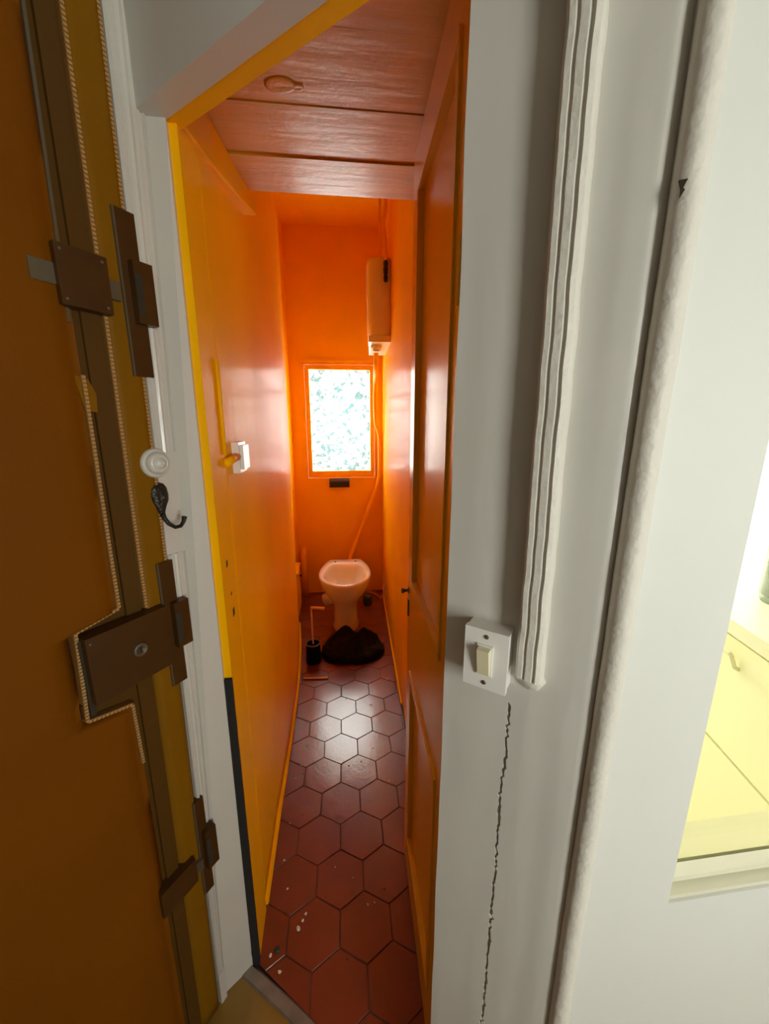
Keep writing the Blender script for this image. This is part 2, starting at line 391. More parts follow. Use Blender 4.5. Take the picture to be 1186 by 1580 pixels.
# back wall with the window opening (B frame: x from -.70 to .03)
WX0, WX1, WZ0, WZ1 = -.601, -.052, .974, 1.849
bm = new()
box(bm, -.80, WX0, 0, .12, 0, 2.79); box(bm, WX1, .12, 0, .12, 0, 2.79); box(bm, WX0, WX1, 0, .12, 0, WZ0); box(bm, WX0, WX1, 0, .12, WZ1, 2.79)
struct(finish('wall_back', bm, 'orange_back', loc=B.loc, rz=B.r), 'deep orange back wall of the toilet around the window', 'wall')
bm = box(new(), WX0 - .02, WX1 + .03, -.016, .0, WZ1 + .004, WZ1 + .024)
struct(finish('trim_3', bm, 'orange_back', loc=B.loc, rz=B.r, bevel=.005), 'thin orange ledge on the back wall above the window', 'trim')
win = thing('window_1', B.w(0, 0), B.r, 'bright small toilet window with flower patterned film in orange frame', 'window'); win['kind'] = 'structure'
def frame4(bm, x0, x1, z0, z1, wd, y0, y1, wb=None):
    wb = wb or wd
    plate(bm, [(x0, z0), (x1, z0), (x1 - wd, z0 + wb), (x0 + wd, z0 + wb)], y0, y1)
    plate(bm, [(x0, z1), (x1, z1), (x1 - wd, z1 - wd), (x0 + wd, z1 - wd)][::-1], y0, y1)
    plate(bm, [(x0, z0), (x0 + wd, z0 + wb), (x0 + wd, z1 - wd), (x0, z1)], y0, y1)
    plate(bm, [(x1, z0), (x1 - wd, z0 + wb), (x1 - wd, z1 - wd), (x1, z1)][::-1], y0, y1)
    return bm
finish('frame', frame4(new(), WX0, WX1, WZ0, WZ1, .010, -.006, .08), 'orange_back', win)
finish('sash', frame4(new(), WX0 + .012, WX1 - .012, WZ0 + .012, WZ1 - .012, .033, -.002, .035, .052), 'orange_back', win, bevel=.004)
bm = box(new(), -.560, -.098, .016, .020, 1.036, 1.806)
pn = finish('pane', bm, 'film', win)   # the film is stuck on the room side only
pn.data.materials.append(M['glass'])
for p in pn.data.polygons: p.material_index = 0 if p.normal.y < -.5 else 1
for z in (1.14, 1.64): finish('security_bar', box(new(), WX0, WX1, .095, .107, z, z + .016), 'steel', win)
for x in (-.45, -.215): finish('security_bar', tube(new(), [(x, .110, WZ0), (x, .110, WZ1)], .007, 8), 'steel', win)
bm = box(new(), -.082, -.074, -.022, -.004, 1.16, 1.25)
finish('latch', bm, 'orange_back', win, bevel=.003)

# doorway wall: jamb, head, casing, plaster, moulding
wd = thing('wall_doorway', D.loc, D.r, 'white painted wall and frame around the toilet doorway', 'wall'); wd['kind'] = 'structure'
def dl(p): return D.l(*p)
bm = new(); rings = []
for z, K, Jp in ((0, (-.403, .675), (-.349, .727)), (1.87, (-.378, .722), (-.344, .726))):
    p = [dl(K), dl(Jp), dl((-.36, .80)), dl((-.47, .80)), dl(E.w(.0, .05)[:2])]
    rings.append([(x, y, z) for x, y in p])
loft(bm, rings)
finish('jamb', bm, 'white', wd)
bm = box(new(), -.10, .76, -.032, .005, 1.87, 2.79)
finish('head', bm, 'grey_white', wd, bevel=.004)
bm = box(new(), -.015, .55, .006, .032, 1.872, 2.3)
o = finish('head_lining', bm, 'orange', wd); o['label'] = 'orange inner face of the door head'
def jag(z, s): return .0022 * nzv(z * 45, s, 1) + .0042 * nzv(z * 160, s, 2) + .004 * nzv(z * 7, .5, 3)
def xc_l(z): return .5925 + (jag(z, 1.0) - .0012 if z < 1.06 else 0)
def xc_r(z): return .5925 + (jag(z, 1.0) + .0018 + .0045 * max(0, nzv(z * 22, 8)) if z < 1.06 else .0)
bm = relief(new(), lambda z: .507 + .0015 * nzv(z * 8, 2), xc_l, 0, 1.87, 8, 420, lambda x, z: .0010 * nzv(x * 30, z * 2, 4), .06)
smooth_front(finish('casing_board', bm, 'grey_white', wd))
def yplast(x, z):
    t = (x - .60) / .095
    q = min(1, max(0, (t - .80) / .17)); q = q * q * (3 - 2 * q)
    return -.0022 * math.exp(-((t - .60) / .17) ** 2) * (.6 + .8 * nzv(z * 3, 7)) + .0008 * nzv(x * 30, z * 3, 9) + .011 * q
bm = relief(new(), xc_r, lambda z: .700, 0, 1.87, 30, 420, yplast, .06)
smooth_front(finish('plaster', bm, 'grey_white', wd))
finish('crack_core', box(new(), .57, .61, .0035, .02, 0, 1.1), 'crack', wd)
bm = box(new(), .525, .72, .06, .11, 0, 1.99)
finish('inner_lining', bm, 'orange_door', wd)
MP = [(0, -.002), (0, .017), (.10, .0205), (.26, .0205), (.31, .0190), (.36, .0190), (.40, .0215), (.62, .0215), (.66, .0200), (.71, .0200), (.78, .0225), (.93, .0200), (1.0, .013), (1.0, -.002)]
def mxl(z): return .6015 + .002 * math.sin(z * 3) + .0012 * nzv(z * 30, 4) - .008 * max(0, z - 1.4)
bm = strip(new(), MP, 1.115, 1.87, mxl, lambda z: mxl(z) + .029 + .001 * nzv(z * 18, 6), 70, .0006)
o = finish('architrave', bm, 'rough_white', wd); o['label'] = 'fluted white moulding broken off above the floor'
bm = new(); lathe(bm, [(.001, -.016), (.010, -.012), (.016, 0), (.012, .012), (.001, .016)], 10, 'z', (.616, -.003, 1.108))
for v in bm.verts: v.co += Vector((nzv(*(v.co * 90)), nzv(*(v.co * 95)), nzv(*(v.co * 80)))) * .004; v.co.y = v.co.y * .6
finish('broken_end', bm, 'rough_white', wd, smooth=True)
# rough rounded corner bead between doorway wall and partition
bm = new(); rings = []
for j in range(261):
    z = 1.87 * j / 260; ring = []
    for k in range(14):
        t = 2 * math.pi * k / 14
        r = .0120 + .0006 * nzv(z * 14, k * .6, 1) + .0004 * nzv(z * 70, k * 1.3, 5)
        ring.append((.6905 + .0045 * z + r * math.cos(t) + .001 * nzv(z * 2, 0), .003 + r * math.sin(t), z))
    rings.append(ring)
loft(bm, rings)
o = finish('corner_bead', bm, 'rough_white', wd, smooth=True); o['label'] = 'rough rounded plaster corner bead'
bm = new(); plate(bm, [(.6925, 1.575), (.6955, 1.580), (.6940, 1.5815), (.6965, 1.587), (.6905, 1.5875), (.6925, 1.581)], -.0098, -.005)
o = finish('chipped_spot', bm, 'hole', wd); o['label'] = 'dark chip in the paint of the corner bead'

# partition wall with the kitchen window (G frame)
bm = new()
box(bm, -.137, 0, 0, .07, 0, 2.79); box(bm, .62, .76, 0, .07, 0, 2.79); box(bm, 0, .62, 0, .07, 0, .785); box(bm, 0, .62, 0, .07, 2.0, 2.79)
struct(finish('wall_partition', bm, 'white_wall', loc=G.loc, rz=G.r), 'smooth white partition wall to the kitchen, nearest on the right', 'wall')
w2 = thing('window_2', G.w(0, 0), G.r, 'interior window in the white partition looking into the kitchen', 'window'); w2['kind'] = 'structure'
finish('sill_step', box(new(), 0.0, .62, .004, .018, .785, .791), 'olive', w2, bevel=.0015)
finish('bead', box(new(), 0.0, .62, .018, .034, .785, .799), 'olive', w2, bevel=.002)
o = finish('inner_sill', box(new(), 0.0, .62, .040, .085, .780, .796), 'yellow_dk', w2, bevel=.002); o['label'] = 'inner sill with yellow kitchen light in its colour'
finish('pane', box(new(), .002, .618, .035, .039, .786, 1.998), 'glass', w2)
finish('side_bead', box(new(), .608, .62, .018, .034, .80, 2.0), 'olive', w2)

# rest of the hall
bm = new()
box(bm, -2.1, -.95, 0, .12, 0, 2.79); box(bm, -.87, .06, .0, .12, 2.14, 2.79)
struct(finish('wall_entrance', bm, 'white_wall', loc=E.loc, rz=E.r), 'white hall wall holding the padded entrance door', 'wall')
bm = new(); HX0, HX1, HZ0, HZ1 = .70, 1.20, .80, 1.80
box(bm, -2.4, HX0, -1.16, -1.05, 0, 2.79); box(bm, HX1, 1.5, -1.16, -1.05, 0, 2.79); box(bm, HX0, HX1, -1.16, -1.05, 0, HZ0); box(bm, HX0, HX1, -1.16, -1.05, HZ1, 2.79)
struct(finish('wall_hall_rear', bm, 'hallpaint'), 'grey rear wall of the hall with an added window', 'wall')
w3 = thing('added_window_3', (.95, -1.10, 0), 0, 'unseen hall window added behind the camera to give daylight', 'window'); w3['kind'] = 'structure'  # added opening for the hall light, out of view
finish('frame', frame4(new(), -.25, .25, .80, 1.80, .025, -.03, .03), 'white', w3)
finish('pane', box(new(), -.225, .225, -.003, .001, .825, 1.775), 'glass', w3)
bm = prism(new(), [G.w(.76, .0)[:2], G.w(.76, .07)[:2], (1.42, .48), (1.52, -1.2), (1.40, -1.2)], 0, 2.79)
struct(finish('wall_hall_right', bm, 'hallpaint'), 'grey side wall of the hall behind the camera', 'wall')
bm = prism(new(), [(-2.4, -1.25), (-1.2, -1.25), E.w(-2.05, .06)[:2], E.w(-2.15, .2)[:2]], 0, 2.79)
struct(finish('wall_hall_left', bm, 'hallpaint'), 'grey end wall of the hall behind the camera', 'wall')

# kitchen shell
bm = prism(new(), [(.305, .47), (.325, .47), (.145, 2.74), (.125, 2.74)], 0, 2.79)
struct(finish('wall_kitchen_left', bm, 'white_wall'), 'white kitchen wall backing onto the toilet', 'wall')
bm = box(new(), -1.85, .42, .62, .72, 0, 2.79)
struct(finish('wall_kitchen_right', bm, 'white_wall', loc=KC.loc, rz=KC.r), 'white kitchen wall behind the yellow units', 'wall')
bm = new()
box(bm, .11, .40, 2.72, 2.84, 0, 2.79); box(bm, 1.5, 2.1, 2.72, 2.84, 0, 2.79); box(bm, .40, 1.5, 2.72, 2.84, 0, .9); box(bm, .40, 1.5, 2.72, 2.84, 2.2, 2.79)
struct(finish('wall_kitchen_rear', bm, 'white_wall'), 'white kitchen rear wall with an added window', 'wall')
w4 = thing('added_window_4', (.95, 2.78, 0), 0, 'unseen kitchen window added to light the yellow units', 'window'); w4['kind'] = 'structure'  # added opening for the kitchen light, out of view
finish('frame', frame4(new(), -.55, .55, .9, 2.2, .05, -.03, .03), 'white', w4)
bm = prism(new(), [G.w(.75, .07)[:2], G.w(.76, .0)[:2], (1.42, .47), (1.95, .50), (1.95, .56), (1.42, .54)], 0, 2.79)
struct(finish('wall_kitchen_near', bm, 'white_wall'), 'white kitchen wall beside the partition window', 'wall')

# ------------------------------------------------------------------ entrance door (E frame; x away from camera, -y to the hall)
S0, DIST = -.405, .672
def pr(s, z, p): k = 1 - p / DIST; return (S0 + (s - S0) * k, 1.4 + (z - 1.4) * k)
def se(z): return -.015 + .012 * z
def ez(s): return lambda z: s + .010 * z
ed = thing('door_1', E.loc, E.r, 'ochre padded leatherette entrance door with three brown locks', 'door'); ed['kind'] = 'structure'
bm = plate(new(), [(-.87, .004), (se(0), .004), (se(2.12), 2.12), (-.87, 2.12)], 0.0, .045)
finish('door_leaf', bm, 'rod', ed)
def bulge(xl, xr, d, e=.012):
    def f(x, z):
        a, b = xl(z), xr(z); q = min(x - a, b - x) / e
        return -d * (1 - (1 - min(1, max(0, q))) ** 2.5)
    return f
pl, prr = (lambda z: -.868), (lambda z: -.096 + .006 * z)
def padnotch(z): # the pad is cut out around the main lock
    t = prr(z)
    return t if not (.93 < z < 1.10) else -.165
bm = relief(new(), pl, padnotch, .01, 2.115, 40, 160, lambda x, z: bulge(pl, padnotch, .016, .02)(x, z) - .0015 * nzv(x * 9, z * 4, 3), 0)
finish('main_pad', bm, 'leather', ed, smooth=True)
el, er = (lambda z: -.0615 + .008 * z), (lambda z: se(z) - .001)
bm = relief(new(), el, er, .01, 2.115, 10, 60, bulge(el, er, .010, .010), 0)
finish('edge_pad', bm, 'leather2', ed, smooth=True)
def braid(pts, y, wdt=.0055, lab=None):
    """dotted braid: a flat band and a row of little stitches, joined"""
    bb, bs = new(), new()
    for (x0, z0), (x1, z1) in zip(pts, pts[1:]):
        d = Vector((x1 - x0, 0, z1 - z0)); n = d.length; d /= n; q = Vector((d.z, 0, -d.x))
        a, b_ = Vector((x0, 0, z0)), Vector((x1, 0, z1))
        c = [a - q * wdt / 2, a + q * wdt / 2, b_ + q * wdt / 2, b_ - q * wdt / 2]
        loft(bb, [[(v.x, y, v.z) for v in c], [(v.x, y + .012, v.z) for v in c]])
        m_ = int(n / .0058)
        for k in range(m_):
            p = a + d * (k + .5) * n / m_
            c = [p - q * wdt * .42 - d * .0017, p + q * wdt * .42 - d * .0017, p + q * wdt * .42 + d * .0017, p - q * wdt * .42 + d * .0017]
            loft(bs, [[(v.x * 1, y + .001, v.z) for v in c], [(v.x, y - .0016, v.z) for v in c]])
    o = finish('braid_trim', bb, 'braid_base', ed)
    s = finish('stitching', bs, 'braid', o); s['kind'] = 'stuff'
braid([(er(z) - .004, z) for z in (1.07, 1.3, 1.6, 1.9, 2.11)], -.0085)
braid([(el(z) + .002, z) for z in (1.085, 1.3, 1.6, 1.9, 2.11)], -.0085)
braid([(er(1.075) - .004, 1.075), (el(1.085) + .002, 1.083)], -.0085)
braid([(-.0925, 1.47), (-.0945, 1.3), (-.096, 1.105), (-.160, 1.092), (-.166, .94), (-.10, .925), (-.098, .80)], -.014)
bm = plate(new(), [(-.090, .01), (-.066, .01), (-.0505, 2.11), (-.0745, 2.11)], -.006, 0)
finish('lock_rod', bm, 'rod', ed, bevel=.002)
bm = plate(new(), [(-.0985, 1.54), (-.0945, 1.54), (-.0815, 2.11), (-.0855, 2.11)], -.010, 0)
finish('rod_guide', bm, 'steel', ed)
bm = new(); p = [pr(-.098, 1.470, .012), pr(-.080, 1.466, .012), pr(-.072, 1.445, .012), pr(-.074, 1.418, .012), pr(-.090, 1.420, .012)]
plate(bm, p, -.012, -.004); o = finish('rod_clip', bm, 'leather2', ed, bevel=.001)
def dbox(name, s0, s1, z0, z1, p, p0, m, bev=.002, parent=None):
    (a0, b0), (a1, b1) = pr(s0, z0, p), pr(s1, z1, p)
    return finish(name, box(new(), a0, a1, -p, -p0, b0, b1), m, parent or ed, bevel=bev)
# top bolt
tb = dbox('top_bolt', -.096, -.029, 1.565, 1.644, .026, .004, 'lockbrown')
dbox('bolt_base', -.110, -.10, 1.56, 1.643, .012, .002, 'lockbrown')
dbox('bolt_bar', -.128, -.015, 1.588, 1.615, .018, .008, 'steel')
for s, z in ((-.089, 1.636), (-.036, 1.636), (-.089, 1.573), (-.036, 1.573)):
    a, b = pr(s, z, .026); finish('rivet', lathe(new(), [(.0001, .0275), (.002, .027), (.0026, .025)], 8, 'y', (a, 0, b)), 'steel', tb)
# main lock
ml = dbox('main_lock', -.145, -.011, .948, 1.068, .030, .002, 'lockbrown', .003)
a, b = pr(-.066, 1.008, .032)
cy = finish('key_cylinder', lathe(new(), [(.0001, .031), (.006, .031), (.0065, .034), (.0105, .035), (.012, .033), (.0125, .028)], 20, 'y', (a, 0, b)), 'steel', ml, smooth=True)
finish('keyhole', box(new(), a - .0012, a + .0012, -.0358, -.033, b - .004, b + .004), 'hole', ml)
dbox('lock_flange', -.155, -.147, .935, 1.07, .016, .0, 'hole')
dbox('bolt_bar', -.166, -.148, .938, .962, .012, .0, 'lockbrown')
a, b = pr(-.139, 1.058, .030)
finish('rivet', lathe(new(), [(.0001, .0325), (.002, .032), (.003, .029)], 8, 'y', (a, 0, b)), 'steel', ml)
# bottom bolt
bb_ = dbox('bottom_bolt', -.100, -.022, .408, .470, .024, .0, 'lockbrown', .003)
dbox('bolt_bar', -.130, -.100, .412, .448, .014, .0, 'lockbrown')
dbox('bolt_base', -.112, -.098, .44, .485, .014, .0, 'lockbrown')
dbox('bolt_tongue', -.022, -.006, .425, .452, .018, .008, 'steel')
# entrance frame with fluted moulding and keeper plates
fr = thing('trim_4', E.loc, E.r, 'white fluted architrave of the entrance door with brown strike plates', 'trim'); fr['kind'] = 'structure'
fl, frr = (lambda z: se(z) + .002), (lambda z: .003 + .0285 * z)
bm = relief(new(), fl, frr, 0, 2.2, 2, 10, lambda x, z: .0, .05); finish('frame_board', bm, 'white', fr)
AP = [(0, -.003), (0, .006), (.08, .010), (.17, .010), (.22, .005), (.28, .004), (.34, .0075), (.44, .0095), (.52, .0085), (.56, .0045), (.61, .004), (.66, .0065), (.80, .0065), (.84, .003), (.90, .003), (.94, .0075), (1.0, .006), (1.0, -.003)]
for z0, z1 in ((.095, 1.165), (1.352, 2.2)):
    finish('moulding', strip(new(), AP, z0, z1, fl, frr, 14, .0005), 'white', fr)
bm = relief(new(), fl, frr, 0, .095, 1, 1, lambda x, z: -.009, .0); finish('plinth_block', bm, 'white', fr, bevel=.002)
bm = relief(new(), fl, frr, 1.165, 1.352, 4, 10, lambda x, z: -.0045 - .001 * nzv(x * 60, z * 20), .0); finish('filler_board', bm, 'white', fr)
bm = box(new(), -.95, -.87, -.01, .05, 0, 2.2); finish('frame_board', bm, 'white', fr)
bm = box(new(), -.95, .06, -.012, .05, 2.125, 2.2); finish('frame_board', bm, 'white', fr)
def keeper(s0, s1, z0, z1, k0, k1, q0, q1):
    kp = dbox('strike_plate', s0, s1, z0, z1, .013, .0, 'lockbrown', .0012, fr)
    dbox('strike_lip', s0, s0 + .003, z0, z1, .0145, .0, 'steel', .0005, fr)
    o = dbox('keeper_box', q0, q1, k0, k1, .026, .008, 'lockbrown', .003, fr)
    dbox('keeper_slot', q0 + .001, q0 + .012, k0 + .012, k1 - .02, .0268, .02, 'hole', .0005, fr)
keeper(-.011, .022, 1.478, 1.722, 1.562, 1.656, .010, .042)
keeper(-.018, .012, .900, 1.153, .972, 1.066, .004, .034)
keeper(-.012, .012, .350, .606, .402, .505, .006, .033)

# ------------------------------------------------------------------ toilet door, open against the right wall (DR frame; +y is the visible face)
d2 = thing('door_2', DR.loc, DR.r, 'brown orange panelled toilet door standing open on the right', 'door'); d2['kind'] = 'structure'
DW, DH = .458, 1.975
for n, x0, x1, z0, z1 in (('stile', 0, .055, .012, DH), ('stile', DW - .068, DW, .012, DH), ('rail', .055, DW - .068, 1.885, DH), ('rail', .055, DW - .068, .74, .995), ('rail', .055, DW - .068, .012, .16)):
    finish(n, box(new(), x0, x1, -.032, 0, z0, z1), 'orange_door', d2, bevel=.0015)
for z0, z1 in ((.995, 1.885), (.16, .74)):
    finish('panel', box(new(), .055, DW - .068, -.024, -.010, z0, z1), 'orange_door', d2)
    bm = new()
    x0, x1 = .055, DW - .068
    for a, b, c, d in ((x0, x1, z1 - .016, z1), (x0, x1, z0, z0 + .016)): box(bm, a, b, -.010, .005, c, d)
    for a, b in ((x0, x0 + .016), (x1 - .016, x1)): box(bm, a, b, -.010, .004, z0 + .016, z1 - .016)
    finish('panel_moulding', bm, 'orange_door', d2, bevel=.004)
hb = finish('handle', lathe(new(), [(.0001, .022), (.006, .021), (.008, .018), (.006, .014), (.004, .010), (.004, .003), (.009, .002), (.009, 0)], 14, 'y', (0, 0, 0)), 'steel', d2, loc=(DW - .018, 0, .955), smooth=True)
hb.rotation_euler = (0, 0, math.pi)
finish('key_plate', box(new(), DW - .024, DW - .012, 0, .003, .880, .930), 'bronze', d2, bevel=.001)
finish('hinge', tube(new(), [(-.004, .004, 1.55), (-.004, .004, 1.63)], .006, 8), 'orange_door', d2)

# ------------------------------------------------------------------ fixtures on the walls
# hall light switch on the casing
X0, DD = .681, .431
def prD(x, z, p): k = 1 - p / DD; return (X0 + (x - X0) * k, 1.4 + (z - 1.4) * k)
(xa, za), (xb, zb) = prD(.533, 1.070, .026), prD(.588, 1.152, .026)
xm, zm = (xa + xb) / 2, (za + zb) / 2
sw = thing('light_switch', D.w(xm, 0, zm), D.r, 'square white light switch with cream rocker on the grey doorway casing', 'light switch')
hw, hh = (xb - xa) / 2, (zb - za) / 2
finish('back_box', box(new(), -hw + .001, hw - .001, -.017, .0, -hh + .001, hh - .001), 'plastic_w', sw, bevel=.0012)
finish('face_plate', box(new(), -hw, hw, -.026, -.018, -hh, hh), 'plastic_w', sw, bevel=.0015)
bm = new(); plate(bm, [(-.010, -.020), (.009, -.020), (.009, .020), (-.010, .020)], -.028, -.024); finish('rocker_frame', bm, 'plastic_w', sw)
bm = new()
loft(bm, [[(-.008, -.026, -.018), (.007, -.026, -.018), (.007, -.026, .018), (-.008, -.026, .018)],
          [(-.0075, -.030, -.0175), (.0065, -.030, -.0175), (.0065, -.037, .0175), (-.0075, -.037, .0175)]])
o = finish('rocker', bm, 'plastic_c', sw, bevel=.0008); o['label'] = 'cream rocker'
for z in (-.030, .030):
    s = finish('screw', lathe(new(), [(.0001, .0275), (.0022, .0272), (.003, .026)], 10, 'y', (0, 0, z)), 'steel', sw)

# surface switch box inside the toilet, with its conduit
sb = thing('wall_switch_box', L.w(.235, 0, 1.322), L.r, 'white surface switch box on the orange left wall', 'light switch')
finish('back_box', box(new(), -.040, .040, -.020, .002, -.038, .036), 'plastic_w', sb, bevel=.003)
finish('rocker', box(new(), -.032, .034, -.029, -.0205, -.030, .028), 'plastic_w', sb, bevel=.003)
bm = tube(new(), [L.w(.100, -.012, 1.318), L.w(.20, -.014, 1.324)], .0095, 10)
tag(finish('conduit', bm, 'orange', smooth=True), 'short yellow painted conduit leading to the white switch box', 'conduit')
bm = tube(new(), [L.w(.102, -.011, 1.335), L.w(.102, -.011, 1.44), L.w(.100, -.011, 1.53)], .0045, 8)
tag(finish('cable_cover', bm, 'orange', smooth=True), 'thin vertical yellow cable cover above the painted conduit', 'cable')

# round white bell push and coat hook on the entrance frame
a, b = pr(.010, 1.333, .02)
bp = thing('bell_push', E.w(a, -.0055, b), E.r, 'round white painted bell push on the entrance frame above the hook', 'bell push')
finish('base', lathe(new(), [(.0255, -.001), (.0255, .006), (.0235, .010), (.021, .011), (.0205, .008), (.020, .008)], 28, 'y'), 'white', bp, smooth=True)
finish('dome', lathe(new(), [(.0195, .006), (.019, .013), (.016, .018), (.011, .020), (.0105, .018), (.0095, .018), (.009, .0215), (.004, .023), (.0001, .023)], 28, 'y', (.001, 0, 0)), 'white', bp, smooth=True)
finish('button', lathe(new(), [(.0048, .018), (.0045, .0245), (.002, .0255), (.0001, .0255)], 14, 'y', (.003, 0, .001)), 'grey_white', bp, smooth=True)
a, b = pr(.006, 1.268, .012)
hk = thing('coat_hook', E.w(a, -.0055, b), E.r, 'small dark bronze coat hook on the entrance frame below the bell push', 'hook')
rings = []
for z, hw_, y in ((.030, .004, .002), (.027, .010, .005), (.020, .0145, .008), (.008, .0155, .010), (-.002, .0145, .010), (-.012, .010, .010), (-.022, .006, .009), (-.030, .0045, .008)):
    rings.append([(hw_ * math.cos(t), -y * (.5 + .5 * max(0, math.sin(t))) * (1 if math.sin(t) > 0 else 0) - .0005 * 0, z) for t in [2 * math.pi * k / 14 for k in range(14)]])
bm = loft(new(), rings)
for v in bm.verts: v.co += Vector((nzv(*(v.co * 150)), 0, 0)) * .0015
finish('back_plate', bm, 'bronze', hk, smooth=True)
finish('hook_arm', tube(new(), [(0, -.005, -.022), (.001, -.008, -.034), (.004, -.014, -.044), (.009, -.024, -.050), (.013, -.034, -.047), (.015, -.040, -.038), (.016, -.042, -.030)], [.0045, .004, .0036, .0034, .0034, .0036, .0046], 10), 'bronze', hk, smooth=True)
finish('screw', lathe(new(), [(.0001, .0115), (.0025, .011), (.003, .009)], 10, 'y', (.002, 0, .004)), 'steel', hk)

# black paper holder below the toilet window
ph = thing('paper_holder', B.w(-.347, 0, .945), B.r, 'small black plastic holder on the orange wall under the window', 'holder')
bm = new(); rings = []
for x in (-.079, .079): rings.append([(x, 0, -.032), (x, -.04, -.034), (x, -.055, -.022), (x, -.055, .012), (x, -.045, .028), (x, 0, .034)])
loft(bm, rings); finish('cover', bm, 'blackgloss', ph, bevel=.004)
finish('edge_strip', box(new(), -.070, .070, -.0585, -.046, .013, .023), 'steel', ph, bevel=.002)

# cistern high on the right wall
ct = thing('cistern', (-.034, 2.63, 1.87), R(2), 'cream high level cistern on the right wall near the ceiling', 'cistern')
bm = new(); rings = []
for z, gx, gy in ((0.03, .80, .90), (.05, .92, .97), (.12, .97, 1), (.40, 1, 1), (.425, .98, .99), (.44, .90, .95)):
    ring = []
    for k in range(28):
        t = 2 * math.pi * k / 28; c_, s_ = math.cos(t), math.sin(t)
        ring.append((math.copysign(abs(c_) ** .4, c_) * .078 * gx, math.copysign(abs(s_) ** .3, s_) * .235 * gy, z))
    rings.append(ring)
loft(bm, rings); finish('tank', bm, 'cistern', ct, smooth=True)
finish('base', box(new(), -.066, .066, -.222, .222, 0, .034), 'cistern', ct, bevel=.010, seg=3)
finish('outlet', lathe(new(), [(.034, -.016), (.034, .0), (.022, -.03), (.022, -.016)][::-1], 14, 'z', (-.02, -.12, 0)), 'cistern', ct)
finish('valve', lathe(new(), [(.004, -.05), (.011, -.045), (.012, -.02), (.008, -.012), (.012, -.004), (.013, .022), (.009, .03), (.013, .038), (.012, .055), (.004, .06)], 12, 'z', (.032, -.252, .355)), 'bronze', ct, smooth=True)
finish('valve_stem', tube(new(), [(.032, -.252, .35), (.032, -.225, .35)], .007, 8), 'bronze', ct)
bm = tube(new(), [(.007, 2.376, 2.287), (.006, 2.376, 2.36), (-.008, 2.40, 2.46), (.006, 2.43, 2.58), (.004, 2.43, 2.775)], .0095, 10)
tag(finish('supply_pipe', bm, 'orange_back', smooth=True), 'thin orange supply pipe rising from the cistern to the ceiling', 'pipe')
bm = tube(new(), [(-.026, 2.70, 2.312), (-.030, 2.70, 2.5), (-.028, 2.70, 2.776)], .006, 8)
tag(finish('supply_pipe', bm, 'orange_back', smooth=True), 'straight thin orange pipe behind the cistern supply pipe', 'pipe')
bm = tube(new(), [(-.055, 2.66, 1.852), (-.055, 2.66, 1.80), (-.062, 2.80, 1.74), (-.066, 2.96, 1.70), (-.070, 2.985, 1.60), (-.068, 2.99, 1.46), (-.062, 2.995, 1.40), (-.042, 3.02, 1.335), (-.037, 3.03, 1.30),
                 (-.037, 3.045, 1.14), (-.040, 3.05, 1.00), (-.055, 3.055, .93), (-.16, 3.05, .65), (-.275, 3.035, .345), (-.285, 2.98, .32), (-.285, 2.84, .318)], .016, 12)
tag(finish('flush_pipe', bm, 'orange_back', smooth=True), 'orange flush pipe running from the cistern diagonally down to the toilet', 'pipe')
tag(finish('wall_pipe', tube(new(), [(-.665, 3.0, .0), (-.665, 3.0, .36), (-.67, 3.05, .40)], .026, 12), 'orange_back', smooth=True), 'short orange waste pipe in the back left corner', 'pipe')
wb = thing('pipe_boxing', L.w(2.02, .06, 0), L.r, 'low orange boxing against the left wall beside the toilet', 'boxing')
finish('front_board', box(new(), -.14, .10, -.045, -.033, .02, .335), 'orange', wb, bevel=.004)
finish('top_board', box(new(), -.14, .10, -.05, .03, .335, .35), 'orange', wb, bevel=.003)
finish('knob', lathe(new(), [(.0001, .062), (.008, .060), (.009, .052), (.005, .046), (.005, .040)], 10, 'y', (.03, 0, .27)), 'hole', wb)

# ------------------------------------------------------------------ toilet bowl
tp = thing('toilet', (-.254, 2.267, 0), R(4.9), 'white porcelain toilet bowl without seat under the window', 'toilet')
def outline(W_, yf, yb, z, n=44, back=.64):
    """closed outline: half ellipse in front, tapering flat back"""
    L_ = yb - yf; right = []
    for k in range(n // 2):
        u = .5 - .5 * math.cos(math.pi * k / (n // 2 - 1) * .5) if False else k / (n // 2 - 1)
        t = (1 - math.cos(math.pi * u * .5)) if u < 1 else 1
        w_ = W_ * math.sqrt(max(0, 1 - ((t - .48) / .48) ** 2)) if t < .48 else W_ * (1 - (1 - back) * ((t - .48) / .52) ** 2)
        right.append((max(w_, .0006), yf + L_ * t, z))
    return right + [(-x, y, z_) for x, y, z_ in reversed(right)]
bm = new()
prof = [(.0, .093, .105, .40, .9), (.02, .092, .107, .40, .9), (.05, .084, .118, .39, .9), (.15, .084, .118, .39, .9), (.205, .095, .100, .41, .85), (.25, .120, .060, .44, .8), (.30, .152, .026, .475, .72),
        (.345, .172, .008, .495, .66), (.375, .178, .001, .505, .64), (.392, .179, 0, .506, .64), (.400, .174, .004, .502, .64),
        (.401, .152, .028, .425, .60), (.395, .142, .038, .415, .6), (.36, .134, .048, .400, .6), (.30, .115, .075, .37, .6), (.25, .085, .12, .33, .6), (.235, .04, .17, .28, .6)]
loft(bm, [outline(W_, a, b_, z, back=bk) for z, W_, a, b_, bk in prof])
finish('bowl', bm, 'porcelain', tp, smooth=True)
bm = loft(new(), [outline(.098, .098, .345, .272, back=.6), outline(.099, .098, .345, .276, back=.6)]); finish('water', bm, 'water', tp)
finish('waste_spout', tube(new(), [(-.02, .32, .17), (-.10, .335, .172), (-.15, .345, .150)], [.05, .046, .048], 14), 'porcelain', tp, smooth=True)
